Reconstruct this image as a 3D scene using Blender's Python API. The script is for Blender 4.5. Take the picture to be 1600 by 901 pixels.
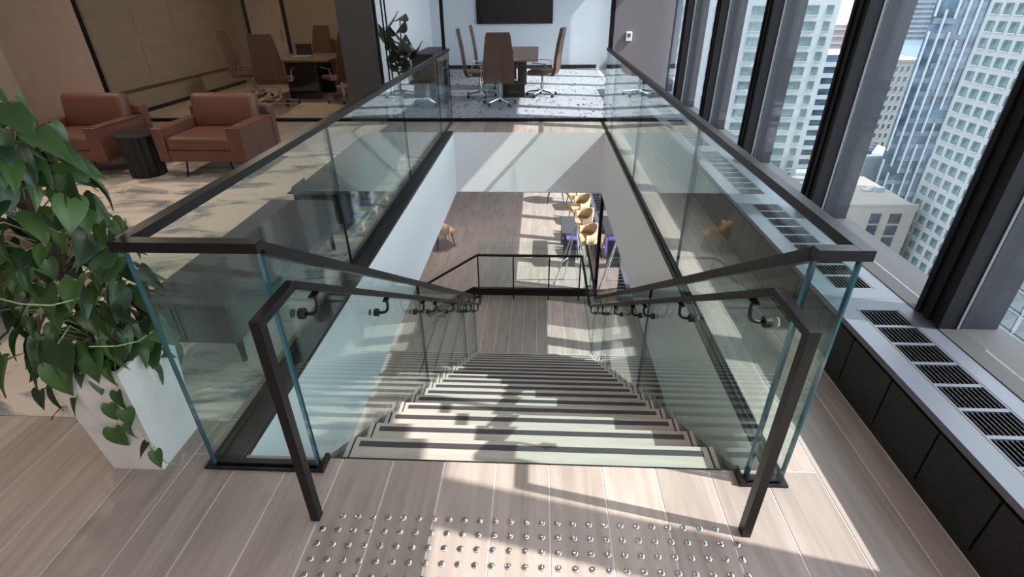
import bpy, bmesh, math, random
from mathutils import Vector, Matrix, Euler
random.seed(7)
for o in list(bpy.data.objects): bpy.data.objects.remove(o, do_unlink=True)
S = bpy.context.scene
C = S.collection

# ------------------------------------------------------------------ camera
cam_d = bpy.data.cameras.new('camera'); cam = bpy.data.objects.new('camera', cam_d); C.objects.link(cam)
cam_d.sensor_width = 36.0; cam_d.lens = 800.7 / 1600 * 36.0; cam_d.clip_start = 0.05; cam_d.clip_end = 2000
yaw, pit, rol = -0.0542, 0.5195, -0.0116
fw = Vector((math.sin(yaw)*math.cos(pit), math.cos(yaw)*math.cos(pit), -math.sin(pit)))
rt = Vector((math.cos(yaw), -math.sin(yaw), 0)); up = rt.cross(fw)
r2 = rt*math.cos(rol) + up*math.sin(rol); u2 = -rt*math.sin(rol) + up*math.cos(rol)
cam.matrix_world = Matrix(((r2.x, u2.x, -fw.x, 0.0233), (r2.y, u2.y, -fw.y, -1.4624), (r2.z, u2.z, -fw.z, 1.7566), (0, 0, 0, 1)))
S.camera = cam

# ------------------------------------------------------------------ world, sun, exposure
W = bpy.data.worlds.new('sky'); S.world = W; W.use_nodes = True
bgn = W.node_tree.nodes['Background']
bgn.inputs[0].default_value = (0.80, 0.90, 1.0, 1); bgn.inputs[1].default_value = 3.1
sun_d = bpy.data.lights.new('sun', 'SUN'); sun = bpy.data.objects.new('sun', sun_d); C.objects.link(sun)
sun_d.energy = 6.0; sun_d.angle = math.radians(0.6); sun_d.color = (1.0, 0.95, 0.88)
sun.location = (30, -5, 40)
sun.rotation_euler = Vector((-0.93, 0.20, -1.0)).to_track_quat('-Z', 'Y').to_euler()
S.view_settings.view_transform = 'Standard'; S.view_settings.look = 'None'
S.view_settings.gamma = 1.0; S.view_settings.use_curve_mapping = False
S.view_settings.exposure = 0.55
S.cycles.transparent_max_bounces = 40; S.cycles.max_bounces = 10; S.cycles.diffuse_bounces = 5
S.cycles.glossy_bounces = 5; S.cycles.sample_clamp_indirect = 4.0
S.cycles.caustics_reflective = False; S.cycles.caustics_refractive = False
CEIL = 2.75

# ------------------------------------------------------------------ mesh helpers
class MB:
    def __init__(s): s.v = []; s.f = []; s.m = []
    def add(s, vs, fs, mi=0):
        n = len(s.v); s.v += [tuple(v) for v in vs]; s.f += [tuple(i+n for i in f) for f in fs]; s.m += [mi]*len(fs); return s
    def box(s, x0, x1, y0, y1, z0, z1, mi=0):
        if x0 > x1: x0, x1 = x1, x0
        if y0 > y1: y0, y1 = y1, y0
        if z0 > z1: z0, z1 = z1, z0
        return s.add([(x0,y0,z0),(x1,y0,z0),(x1,y1,z0),(x0,y1,z0),(x0,y0,z1),(x1,y0,z1),(x1,y1,z1),(x0,y1,z1)],
              [(0,3,2,1),(4,5,6,7),(0,1,5,4),(1,2,6,5),(2,3,7,6),(3,0,4,7)], mi)
    def prism(s, poly, axis, a, b, mi=0):
        def P(u, w, t): return (t,u,w) if axis=='x' else ((u,t,w) if axis=='y' else (u,w,t))
        n = len(poly); vs = [P(u,w,a) for u,w in poly] + [P(u,w,b) for u,w in poly]
        fs = [tuple(range(n))[::-1], tuple(range(n,2*n))] + [(i,(i+1)%n,n+(i+1)%n,n+i) for i in range(n)]
        return s.add(vs, fs, mi)
    def tube(s, pts, r, seg=8, mi=0, cap=True, rect=None):
        pts = [Vector(p) for p in pts]; n = len(pts); rings = []
        rs = r if isinstance(r, (list, tuple)) else [r]*n
        prev = None
        for i, p in enumerate(pts):
            t0 = (p-pts[i-1]).normalized() if i else (pts[1]-p).normalized()
            t1 = (pts[i+1]-p).normalized() if i < n-1 else t0
            t = (t0+t1).normalized(); k = 1/max(.4, t.dot(t0))
            if prev is None:
                a = Vector((0,0,1)) if abs(t.z) < .9 else Vector((0,1,0))
                side = t.cross(a).normalized()
            else: side = (prev - t*prev.dot(t)).normalized()
            prev = side; u = side.cross(t).normalized()
            if rect: rings.append([p+side*sx*rect[0]/2+u*sy*rect[1]/2*k for sx,sy in ((-1,-1),(1,-1),(1,1),(-1,1))])
            else: rings.append([p+(side*math.cos(2*math.pi*j/seg)+u*math.sin(2*math.pi*j/seg))*rs[i] for j in range(seg)])
        m = len(rings[0]); vs = [v for R in rings for v in R]; fs = []
        for i in range(n-1):
            for j in range(m): fs.append((i*m+j, i*m+(j+1)%m, (i+1)*m+(j+1)%m, (i+1)*m+j))
        if cap: fs += [tuple(range(m))[::-1], tuple((n-1)*m+j for j in range(m))]
        return s.add(vs, fs, mi)
    def lathe(s, prof, seg=12, c=(0,0,0), mi=0):
        vs = [(c[0]+r*math.cos(2*math.pi*j/seg), c[1]+r*math.sin(2*math.pi*j/seg), c[2]+z) for r, z in prof for j in range(seg)]
        n = len(prof); fs = [(i*seg+j, i*seg+(j+1)%seg, (i+1)*seg+(j+1)%seg, (i+1)*seg+j) for i in range(n-1) for j in range(seg)]
        fs += [tuple(range(seg))[::-1], tuple((n-1)*seg+j for j in range(seg))]
        return s.add(vs, fs, mi)
    def rbox(s, x0, x1, y0, y1, z0, z1, r=.03, seg=3, mi=0):
        bm = bmesh.new(); bmesh.ops.create_cube(bm, size=1)
        for v in bm.verts: v.co = Vector(((x0+x1)/2+v.co.x*(x1-x0), (y0+y1)/2+v.co.y*(y1-y0), (z0+z1)/2+v.co.z*(z1-z0)))
        bmesh.ops.bevel(bm, geom=bm.edges[:], offset=r, segments=seg, affect='EDGES', profile=.5)
        bm.verts.index_update()
        s.add([v.co.copy() for v in bm.verts], [tuple(v.index for v in f.verts) for f in bm.faces], mi); bm.free(); return s
    def xf(s, M):
        s.v = [tuple(M @ Vector(v)) for v in s.v]; return s
    def mesh(s, name, mats):
        me = bpy.data.meshes.new(name); me.from_pydata(s.v, [], s.f)
        for m in (mats if isinstance(mats, (list, tuple)) else [mats]): me.materials.append(m)
        me.polygons.foreach_set('material_index', s.m); me.update(); return me
    def build(s, name, mats, parent=None, smooth=False):
        me = s.mesh(name, mats)
        if smooth: me.polygons.foreach_set('use_smooth', [True]*len(me.polygons))
        return inst(name, me, parent)
def inst(name, me, parent=None, loc=(0,0,0), rot=None, scale=None):
    o = bpy.data.objects.new(name, me); C.objects.link(o); o.location = loc
    if rot is not None: o.rotation_euler = rot
    if scale is not None: o.scale = scale if isinstance(scale, (tuple, list)) else (scale,)*3
    if parent: o.parent = parent
    return o
def tag(o, label, cat, group=None):
    o['label'] = label; o['category'] = cat
    if group: o['group'] = group
    return o
def thing(name, label, cat, loc=(0,0,0), rz=0, group=None):
    o = bpy.data.objects.new(name, None); C.objects.link(o); o.location = loc; o.rotation_euler = (0,0,rz); o.empty_display_size = .1
    return tag(o, label, cat, group)
def struct(o): o['kind'] = 'structure'; return o
def copy_tree(o, parent=None):
    c = o.copy(); C.objects.link(c); c.parent = parent
    for ch in o.children: copy_tree(ch, c)
    return c

# ------------------------------------------------------------------ materials
def mat(name, col, rough=.5, metal=0, spec=.5, noise=None, bump=None, emit=None):
    m = bpy.data.materials.new(name); m.use_nodes = True; nt = m.node_tree; b = nt.nodes['Principled BSDF']
    b.inputs['Base Color'].default_value = (*col, 1); b.inputs['Roughness'].default_value = rough
    b.inputs['Metallic'].default_value = metal; b.inputs['Specular IOR Level'].default_value = spec
    tc = nt.nodes.new('ShaderNodeTexCoord')
    if noise:   # (scale xyz, amount)
        mp = nt.nodes.new('ShaderNodeMapping'); mp.inputs['Scale'].default_value = noise[0]
        nz = nt.nodes.new('ShaderNodeTexNoise'); nz.inputs['Scale'].default_value = 1; nz.inputs['Detail'].default_value = 5
        mr = nt.nodes.new('ShaderNodeMapRange'); mr.inputs['From Min'].default_value = .3; mr.inputs['From Max'].default_value = .7
        mr.inputs['To Min'].default_value = 1-noise[1]; mr.inputs['To Max'].default_value = 1+noise[1]
        mx = nt.nodes.new('ShaderNodeMix'); mx.data_type = 'RGBA'; mx.blend_type = 'MULTIPLY'; mx.inputs[0].default_value = 1
        mx.inputs[6].default_value = (*col, 1)
        nt.links.new(tc.outputs['Object'], mp.inputs[0]); nt.links.new(mp.outputs[0], nz.inputs[0]); nt.links.new(nz.outputs[0], mr.inputs[0])
        nt.links.new(mr.outputs[0], mx.inputs[7]); nt.links.new(mx.outputs[2], b.inputs['Base Color'])
    if bump:    # (scale, strength)
        nb = nt.nodes.new('ShaderNodeTexNoise'); nb.inputs['Scale'].default_value = bump[0]; nb.inputs['Detail'].default_value = 4
        bp = nt.nodes.new('ShaderNodeBump'); bp.inputs['Strength'].default_value = bump[1]; bp.inputs['Distance'].default_value = .01
        nt.links.new(tc.outputs['Object'], nb.inputs[0]); nt.links.new(nb.outputs[0], bp.inputs['Height']); nt.links.new(bp.outputs[0], b.inputs['Normal'])
    if emit: b.inputs['Emission Color'].default_value = (*col, 1); b.inputs['Emission Strength'].default_value = emit
    return m
def wood(name, a, b_, rough=.42, vary=.12):
    m = bpy.data.materials.new(name); m.use_nodes = True; nt = m.node_tree; b = nt.nodes['Principled BSDF']; N = nt.nodes.new; L = nt.links.new
    tc = N('ShaderNodeTexCoord'); oi = N('ShaderNodeObjectInfo'); ad = N('ShaderNodeVectorMath'); ad.operation = 'ADD'
    ml = N('ShaderNodeVectorMath'); ml.operation = 'SCALE'; ml.inputs[3].default_value = 37
    cx = N('ShaderNodeCombineXYZ'); L(oi.outputs['Random'], cx.inputs[0]); L(oi.outputs['Random'], cx.inputs[1]); L(cx.outputs[0], ml.inputs[0])
    L(tc.outputs['Object'], ad.inputs[0]); L(ml.outputs[0], ad.inputs[1])
    mp = N('ShaderNodeMapping'); mp.inputs['Scale'].default_value = (26, 1.3, 8); L(ad.outputs[0], mp.inputs[0])
    nz = N('ShaderNodeTexNoise'); nz.inputs['Scale'].default_value = 1; nz.inputs['Detail'].default_value = 7; nz.inputs['Distortion'].default_value = .7; L(mp.outputs[0], nz.inputs[0])
    mp2 = N('ShaderNodeMapping'); mp2.inputs['Scale'].default_value = (5, .9, 2); L(ad.outputs[0], mp2.inputs[0])
    nz2 = N('ShaderNodeTexNoise'); nz2.inputs['Scale'].default_value = 1; nz2.inputs['Detail'].default_value = 3; nz2.inputs['Distortion'].default_value = 1.2; L(mp2.outputs[0], nz2.inputs[0])
    av = N('ShaderNodeMath'); av.operation = 'MULTIPLY_ADD'; av.inputs[1].default_value = .5; L(nz.outputs[0], av.inputs[0])
    hf = N('ShaderNodeMath'); hf.operation = 'MULTIPLY'; hf.inputs[1].default_value = .5; L(nz2.outputs[0], hf.inputs[0]); L(hf.outputs[0], av.inputs[2])
    rp = N('ShaderNodeValToRGB'); rp.color_ramp.elements[0].position = .34; rp.color_ramp.elements[0].color = (*b_, 1); rp.color_ramp.elements[1].position = .62; rp.color_ramp.elements[1].color = (*a, 1)
    L(av.outputs[0], rp.inputs[0])
    mr = N('ShaderNodeMapRange'); mr.inputs['To Min'].default_value = 1-vary; mr.inputs['To Max'].default_value = 1+vary; L(oi.outputs['Random'], mr.inputs[0])
    mx = N('ShaderNodeMix'); mx.data_type = 'RGBA'; mx.blend_type = 'MULTIPLY'; mx.inputs[0].default_value = 1; L(rp.outputs[0], mx.inputs[6]); L(mr.outputs[0], mx.inputs[7])
    L(mx.outputs[2], b.inputs['Base Color']); b.inputs['Roughness'].default_value = rough; b.inputs['Specular IOR Level'].default_value = .35
    return m
def glass(name, tint, gloss_col=(1,1,1), f0=.045, extra=0.0):
    m = bpy.data.materials.new(name); m.use_nodes = True; nt = m.node_tree; N = nt.nodes.new; L = nt.links.new
    for n in list(nt.nodes): nt.nodes.remove(n)
    out = N('ShaderNodeOutputMaterial'); mix = N('ShaderNodeMixShader'); tr = N('ShaderNodeBsdfTransparent'); gl = N('ShaderNodeBsdfGlossy')
    tr.inputs[0].default_value = (*tint, 1); gl.inputs[0].default_value = (*gloss_col, 1); gl.inputs['Roughness'].default_value = 0.0
    lw = N('ShaderNodeLayerWeight'); lw.inputs[0].default_value = .5
    pw = N('ShaderNodeMath'); pw.operation = 'POWER'; pw.inputs[1].default_value = 5; L(lw.outputs['Facing'], pw.inputs[0])
    ma = N('ShaderNodeMath'); ma.operation = 'MULTIPLY_ADD'; ma.inputs[1].default_value = 1-f0-extra; ma.inputs[2].default_value = f0+extra; L(pw.outputs[0], ma.inputs[0])
    L(ma.outputs[0], mix.inputs[0]); L(tr.outputs[0], mix.inputs[1]); L(gl.outputs[0], mix.inputs[2]); L(mix.outputs[0], out.inputs[0])
    return m
def carpet(name, base, c2, scale, th=(.52,.66), stretch=(1,1,1)):
    m = bpy.data.materials.new(name); m.use_nodes = True; nt = m.node_tree; b = nt.nodes['Principled BSDF']; N = nt.nodes.new; L = nt.links.new
    tc = N('ShaderNodeTexCoord'); mp = N('ShaderNodeMapping'); mp.inputs['Scale'].default_value = stretch; L(tc.outputs['Object'], mp.inputs[0])
    n1 = N('ShaderNodeTexNoise'); n1.inputs['Scale'].default_value = scale; n1.inputs['Detail'].default_value = 8; n1.inputs['Roughness'].default_value = .62; n1.inputs['Distortion'].default_value = .9; L(mp.outputs[0], n1.inputs[0])
    r1 = N('ShaderNodeValToRGB'); r1.color_ramp.elements[0].position = th[0]; r1.color_ramp.elements[0].color = (*base, 1); r1.color_ramp.elements[1].position = th[1]; r1.color_ramp.elements[1].color = (*c2, 1)
    L(n1.outputs[0], r1.inputs[0]); L(r1.outputs[0], b.inputs['Base Color']); b.inputs['Roughness'].default_value = .95; b.inputs['Specular IOR Level'].default_value = .1
    return m

M = {}
M['oak'] = wood('oak_planks', (.44,.36,.32), (.30,.24,.21))
M['oak_low'] = wood('oak_planks_lower', (.42,.355,.325), (.31,.255,.23), .45, .07)
M['grout'] = mat('plank_joint', (.74,.68,.63), .8)
M['stone'] = mat('tread_pale_oak', (.47,.41,.365), .45, noise=((3,40,10), .07))
M['slot'] = mat('groove_black', (.03,.026,.026), .7)
M['strip'] = mat('grip_strip', (.055,.045,.05), .55, bump=(300,.3))
M['black'] = mat('bronze_black_metal', (.010,.0085,.0095), .38, 0, .3)
M['blackm'] = mat('matt_black', (.010,.0095,.0105), .5, 0, .4)
M['mull'] = mat('mullion_black', (.008,.007,.009), .5, 0, .18)
M['fin'] = mat('fin_grey_metal', (.028,.028,.034), .35, 0, .25)
M['linet'] = mat('aluminium_trim', (.7,.72,.75), .35, .7)
M['white'] = mat('white_paint', (.80,.80,.81), .6, noise=((2,2,2), .01))
M['ceil'] = mat('ceiling_white', (.75,.74,.73), .8, noise=((2,2,2), .01))
M['greywall'] = mat('grey_wallcovering', (.20,.18,.195), .85, noise=((60,60,60), .07))
M['beige'] = mat('beige_wallcovering', (.50,.385,.315), .8, noise=((8,8,2), .05))
M['panel'] = mat('olive_brown_panel', (.36,.28,.21), .7, noise=((1.5,1.5,9), .06))
M['guard'] = glass('guard_glass', (.925,.978,.970), (.93,1,1))
M['edge'] = mat('glass_edge_teal', (.03,.105,.13), .10, 0, .8)
M['edged'] = mat('glass_edge_dark', (.010,.030,.036), .25, 0, .3)
M['wpane'] = glass('window_glass', (.93,.955,.965), (1,1,1), .02)
M['rpane'] = glass('room_glass', (.94,.955,.96), (1,1,1), .018)
M['dpane'] = glass('screen_glass', (.62,.60,.60), extra=.10)
M['steel'] = mat('polished_steel', (.78,.74,.72), .16, 1)
M['chrome'] = mat('chrome', (.75,.76,.78), .12, 1)
M['sill'] = mat('sill_grey_enamel', (.085,.093,.118), .45, 0, .5)
M['heater'] = mat('heater_black_mesh', (.009,.0085,.0095), .4, 0, .35, noise=((3,30,60), .5), bump=(160,.6))
M['leather'] = mat('cognac_leather', (.125,.050,.034), .48, noise=((5,5,5), .12), bump=(120,.12))
M['brownl'] = mat('brown_leather', (.125,.062,.043), .45, noise=((6,6,6), .1))
M['grey'] = mat('charcoal_felt', (.062,.064,.069), .95, noise=((25,25,25), .1))
M['tan'] = mat('tan_upholstery', (.60,.42,.26), .8, noise=((12,12,12), .06))
M['table'] = mat('walnut_table', (.16,.115,.09), .35, noise=((2,30,4), .15))
M['planter'] = mat('white_planter', (.74,.70,.68), .65, noise=((9,9,5), .07), bump=(30,.1))
M['soil'] = mat('soil', (.03,.022,.016), .9)
M['leaf'] = None
M['vine'] = mat('vine_green', (.33,.42,.18), .6)
M['moss'] = mat('moss_pole', (.06,.045,.03), .95, bump=(40,.8))
M['dleaf'] = mat('rubber_leaf', (.045,.065,.04), .3, noise=((20,20,20), .3))
M['rug'] = carpet('cream_brushed_rug', (.66,.57,.49), (.21,.22,.245), 1.7, (.49,.62), (1,2.1,1))
M['pcarpet'] = carpet('fleck_carpet', (.38,.39,.42), (.035,.035,.04), 6, (.575,.615), (2.6,.8,1))
M['screen'] = mat('tv_screen', (.008,.010,.014), .25, 0, .25)
M['purple'] = mat('purple_cloth', (.13,.10,.30), .85)
M['lamp'] = mat('fill_lamp_diffuser', (1,.93,.84), .5, emit=2.0)  # glowing disc of the added ceiling fill lamps
def leafmat():
    m = mat('pothos_leaf', (.05,.13,.035), .38); nt = m.node_tree; b = nt.nodes['Principled BSDF']; N = nt.nodes.new; L = nt.links.new
    oi = N('ShaderNodeObjectInfo'); r = N('ShaderNodeValToRGB'); e = r.color_ramp.elements
    e[0].color = (.016,.042,.016,1); e[1].color = (.060,.125,.030,1); L(oi.outputs['Random'], r.inputs[0])
    tc = N('ShaderNodeTexCoord'); n = N('ShaderNodeTexNoise'); n.inputs['Scale'].default_value = 9; n.inputs['Detail'].default_value = 5; L(tc.outputs['Object'], n.inputs[0])
    q = N('ShaderNodeValToRGB'); q.color_ramp.elements[0].position = .55; q.color_ramp.elements[0].color = (0,0,0,1); q.color_ramp.elements[1].position = .75; q.color_ramp.elements[1].color = (.6,.6,.6,1); L(n.outputs[0], q.inputs[0])
    mx = N('ShaderNodeMix'); mx.data_type = 'RGBA'; L(q.outputs[0], mx.inputs[0]); L(r.outputs[0], mx.inputs[6]); mx.inputs[7].default_value = (.15,.23,.085,1)
    L(mx.outputs[2], b.inputs['Base Color']); return m
M['leaf'] = leafmat()

# ------------------------------------------------------------------ dimensions
XL, XR = -1.245, 1.005       # stairwell opening
YN, YF = 0.087, 6.25
GY = 6.975                   # glazed front of the meeting rooms
ZF = -0.915                  # underside of the upper floor
TR, RI, NT = .275, .173, 17
ZL = -RI*(NT+1)              # landing
LF = ZL - 4*RI               # lower floor
XH, XW = 1.565, 1.95         # heater face, window inner plane
HS = .345
XLW = -8.4; YB = -4.5; YR = 13.75; YLB = 17.0

# ------------------------------------------------------------------ upper floor
fl = MB()
fl.box(XLW, XW+.3, YB, YN, -.3, -.0022).box(XLW, XL-.03, YN, GY+.02, -.3, -.0022).box(XR+.03, XW+.3, YN, GY+.02, -.3, -.0022).box(XL-.03, XR+.03, YF+.03, GY+.02, -.3, -.0022)
fl.box(XLW, XW+.3, GY+.02, YR+.2, -.3, -.0022)
floor = struct(fl.build('floor', M['grout']))
PW = .225; plank_cache = {}
def plank(x0, x1, y0, y1, ztop, m, parent):
    g = .0034
    k = (round(x1-x0,3), round(y1-y0,3), m.name)
    if k not in plank_cache:
        w, l = x1-x0-g, y1-y0-g; e = .0015
        vs = [(-w/2,-l/2,-.012),(w/2,-l/2,-.012),(w/2,l/2,-.012),(-w/2,l/2,-.012),(-w/2+e,-l/2+e,0),(w/2-e,-l/2+e,0),(w/2-e,l/2-e,0),(-w/2+e,l/2-e,0)]
        plank_cache[k] = MB().add(vs, [(4,5,6,7),(0,1,5,4),(1,2,6,5),(2,3,7,6),(3,0,4,7)]).mesh('plank', m)
    return inst('plank', plank_cache[k], parent, ((x0+x1)/2, (y0+y1)/2, ztop))
def lay(xa, xb, ya, yb, ztop, m, parent, L=4.4, w=PW, ph=-.135):
    k0 = math.floor((xa-ph)/w)
    k = k0
    while ph+k*w < xb-.004:
        a, b = max(xa, ph+k*w), min(xb, ph+(k+1)*w); k += 1
        if b-a < .004: continue
        off = (k*7 % 5)*L/5+.30
        y = math.floor((ya-off)/L)*L+off
        while y < yb-.004:
            c, d = max(ya, y), min(yb, y+L); y += L
            if d-c > .02: plank(a, b, c, d, ztop, m, parent)
lay(-3.06, -1.485, -1.56, .28, 0, M['oak'], floor)
lay(-1.485, 1.215, -1.56, YN, 0, M['oak'], floor)
lay(1.215, XH, -1.56, GY, 0, M['oak'], floor)
lay(XR+.06, 1.215, YN, GY, 0, M['oak'], floor)
lay(-1.43, XR+.06, YF, GY, 0, M['oak'], floor)
lay(-6.9, -1.43, 5.1, GY, 0, M['oak'], floor)
lay(-1.485, -1.385, YN, 5.1, 0, M['oak'], floor)
lay(-1.43, -1.385, 5.1, YF, 0, M['oak'], floor)
# bed for what no one sees (behind the camera, far left): one plain sheet flush with the planks
MB().box(XLW, XH, YB, -1.56, -.012, 0).box(XLW, -3.06, -1.56, .28, -.012, 0).box(XLW, -6.9, 5.1, GY, -.012, 0).build('plank_field', M['oak'], floor)

MB().box(-.868, .868, YN-.006, YN+.002, -.012, .0008).build('edge_trim', M['blackm'], floor)
# carpets
tag(MB().box(XLW+.02, -1.43, .28, 5.1, -.012, .004).build('area_rug', M['rug']), 'cream lounge rug with blue-grey brush marks under the armchairs', 'rug')
tag(MB().box(-2.88, XH-.01, GY+.06, YR, -.012, .004).build('carpet', M['pcarpet']), 'pale grey flecked carpet in the bright meeting room', 'carpet')
tag(MB().box(XLW, -2.98, GY+.06, 11.3, -.012, .004).build('carpet', carpet('beige_fleck_carpet', (.50,.40,.31), (.12,.09,.08), 5, (.60,.66), (2.2,.8,1))), 'beige flecked carpet in the dim brown meeting room', 'carpet')

# stairwell fascias and ceiling below
struct(MB().box(XL-.03, XL, YN, YF+.03, ZF, -.012).build('wall_stairwell_left', M['white']))
struct(MB().box(XR, XR+.03, YN, YF+.03, ZF, -.012).build('wall_stairwell_right', M['white']))
struct(MB().box(XL, XR, YF, YF+.03, ZF, -.002).build('wall_stairwell_far', M['white']))
struct(MB().box(XLW, XW, YB, YN-.05, ZF-.02, ZF).box(XLW, XL-.03, YN-.05, YF+.03, ZF-.02, ZF).box(XR+.03, XW, YN-.05, YF+.03, ZF-.02, ZF).box(XLW, XW, YF+.03, YLB, ZF-.02, ZF).build('ceiling_lower', M['ceil']))
struct(MB().box(XLW, XW+.26, YB, YR+.2, CEIL, CEIL+.1).build('ceiling', M['ceil']))
# slab edge outside
struct(MB().box(XW+.001, XW+.30, YB, YLB, ZF-.02, HS+.004).build('trim_1', mat('ledge_grey', (.03,.028,.029), .7)))

# walls
struct(MB().box(XLW-.1, XLW, YB, YR, -.3, CEIL).build('wall_left', M['beige']))
struct(MB().box(XLW, XW+.2, YB-.1, YB, -.3, CEIL).build('wall_back', M['beige']))
struct(MB().box(XLW, -6.98, GY, GY+.08, -.01, CEIL).build('wall_front_left', M['beige']))
struct(MB().box(1.10, XW-.002, GY, GY+.1, -.01, CEIL).build('wall_front_right', M['greywall']))
struct(MB().box(-2.96, -2.88, GY+.1, YR, -.01, CEIL).build('wall_partition', M['white']))
struct(MB().box(-2.96, XW+.2, YR, YR+.1, -.01, CEIL).build('wall_far', mat('pale_blue_wall', (.66,.70,.75), .6)))
struct(MB().box(-2.88, XH, YR-.02, YR, .0, .10).build('baseboard_far', M['blackm']))
struct(MB().box(-2.88, -2.865, GY+.1, YR-.02, .0, .10).build('baseboard_partition', M['blackm']))
struct(MB().box(XLW, -2.96, 11.3, 11.4, -.01, CEIL).build('wall_brown_room_far', M['panel']))
wl = struct(MB().box(-7.06, -6.98, GY+.1, 11.3, -.01, CEIL).build('wall_brown_room_left', M['panel']))
for i, y in enumerate((7.1, 8.15, 9.2, 10.25)):
    MB().box(-6.98, -6.968, y+.005, y+1.045, .42, CEIL).build('panel', M['panel'], wl)
MB().box(-6.98, -6.972, 7.1, 11.3, .36, .415).build('rail_strip', mat('dark_brown_strip', (.10,.07,.05), .6), wl)
struct(MB().box(-6.98, -6.965, GY+.1, 11.3, 0, .07).build('baseboard_brown_room', M['blackm']))
# door in the brown room's far wall
d = struct(MB().box(-6.62, -6.55, 11.25, 11.3, 0, 2.3).box(-5.75, -5.68, 11.25, 11.3, 0, 2.3).box(-6.62, -5.68, 11.25, 11.3, 2.23, 2.3).build('door_1', M['blackm']))
MB().box(-6.55, -5.75, 11.27, 11.29, .01, 2.23).build('door_leaf', M['beige'], d)
MB().box(-5.86, -5.83, 11.22, 11.27, .9, 1.15).build('door_handle', M['chrome'], d)

# glazed front of the meeting rooms
def glazed_bay(n, x0, x1, joints=()):
    o = struct(MB().box(x0, x1, GY, GY+.05, 0, .05).box(x0, x1, GY, GY+.05, CEIL-.05, CEIL).build('window_%d' % n, M['mull']))
    js = [x0+.0]+list(joints)+[x1]
    for a, b in zip(js[:-1], js[1:]):
        MB().box(a+.003, b-.003, GY+.018, GY+.030, .05, CEIL-.05).build('pane', M['rpane'], o)
    return o
o = glazed_bay(1, -1.40, 1.04, (-.19,))
MB().box(-1.445, -1.40, GY-.015, GY+.05, 0, CEIL).build('post', M['mull'], o); MB().box(1.04, 1.10, GY-.015, GY+.05, 0, CEIL).build('post', M['mull'], o)
o = glazed_bay(2, -2.40, -1.445)
MB().box(-2.44, -2.40, GY-.005, GY+.05, 0, CEIL).build('post', M['mull'], o)
o = glazed_bay(3, -6.95, -2.98, (-5.4, -4.1))
MB().box(-6.98, -6.95, GY-.005, GY+.05, 0, CEIL).build('post', M['mull'], o)
MB().box(-2.98, -2.47, GY-.02, GY+.098, 0, CEIL).build('door_pier', mat('charcoal_pier', (.05,.048,.05), .5), o)
for x in (-2.33, -2.28): MB().box(x, x+.018, GY+.055, GY+.085, 0, CEIL).build('frame_bar', M['mull'], o)

# ------------------------------------------------------------------ window wall (upper and lower storey)
bead = mat('bead_grey', (.16,.165,.175), .5)
def window_wall(z0, z1, ys, start, last):
    n = start
    for i, y in enumerate(ys):
        o = struct(MB().box(XW, XW+.08, y-.18, y-.15, z0, z1).box(XW, XW+.08, y-.03, y, z0, z1).box(XW+.012, XW+.08, y-.15, y-.03, z0, z1).box(XW-.0, XW+.012, y-.105, y-.075, z0, z1).build('window_%d' % n, M['mull'])); n += 1
        MB().box(XW+.08, XW+.092, y-.186, y+.004, z0, z1).build('glazing_bead', bead, o)
        MB().box(XW+.104, XW+.27, y-.18, y, z0, z1).build('outer_fin', M['fin'], o)
        y1 = ys[i+1]-.18 if i < len(ys)-1 else last
        MB().box(XW+.092, XW+.104, y-.18, y1-.002, z0, z1).build('pane', M['wpane'], o)
    return n
YS = [-3.35+1.4*i for i in range(13)]
wn = window_wall(HS+.005, CEIL, YS, 4, YR)
wn = window_wall(LF+.35, ZF-.02, [-3.35+1.4*i for i in range(15)], wn, YLB)

# ------------------------------------------------------------------ perimeter heaters
UP = 1.53
slot = MB(); slot.box(-.088, .088, -.062, .062, -.03, -.022, 0)
for k in range(9): slot.box(-.078+k*.0195-.0022, -.078+k*.0195+.0022, -.062, .062, -.022, -.002, 1)
slot_me = slot.mesh('grille', [M['slot'], M['heater']])
frame = MB(); 
def heater(y0, y1, zf, label, slots, grp):
    t = thing('perimeter_heater', label, 'heater', ((XH+XW)/2, (y0+y1)/2, zf), 0, grp)
    cx, cy = (XH+XW)/2, (y0+y1)/2
    b = MB(); b.box(XH+.012-cx, XW-.01-cx, y0-cy+.001, y1-cy-.001, 0.001, HS-.034)
    b.build('body', M['blackm'], t)
    b = MB(); b.box(XH+.004-cx, XH+.012-cx, y0-cy+.001, y1-cy-.001, 0, .035); b.build('toe_kick', M['blackm'], t)
    np_ = 5; w = (y1-y0)/np_
    for k in range(np_):
        MB().box(XH-cx, XH+.012-cx, y0-cy+k*w+.005, y0-cy+(k+1)*w-.005, .04, HS-.05).build('front_panel', M['heater'], t)
    # enamelled top with a row of openings
    gx0, gx1 = 1.672-cx, 1.858-cx; ns = slots; p = .1445
    ga = (y1-y0-ns*p)/2
    tp = MB(); zt, zb = HS, HS-.03
    tp.box(XH-.006-cx, gx0, y0-cy+.001, y1-cy-.001, zb, zt).box(gx1, XW+.0-cx, y0-cy+.001, y1-cy-.001, zb, zt)
    tp.box(gx0, gx1, y0-cy+.001, y0-cy+ga, zb, zt).box(gx0, gx1, y1-cy-ga, y1-cy-.001, zb, zt)
    for k in range(1, ns): tp.box(gx0, gx1, y0-cy+ga+k*p-.009, y0-cy+ga+k*p+.009, zb, zt-.001)
    top = tp.build('top_plate', M['sill'], t)
    sl = MB()
    for x in (gx0-.012, gx1+.008): sl.box(x, x+.004, y0-cy+ga-.01, y1-cy-ga+.01, zt-.001, zt+.0006)
    sl.build('access_joint', M['slot'], top)
    for k in range(ns): inst('grille', slot_me, t, ((gx0+gx1)/2, y0-cy+ga+(k+.5)*p, zt))
    return t
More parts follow.
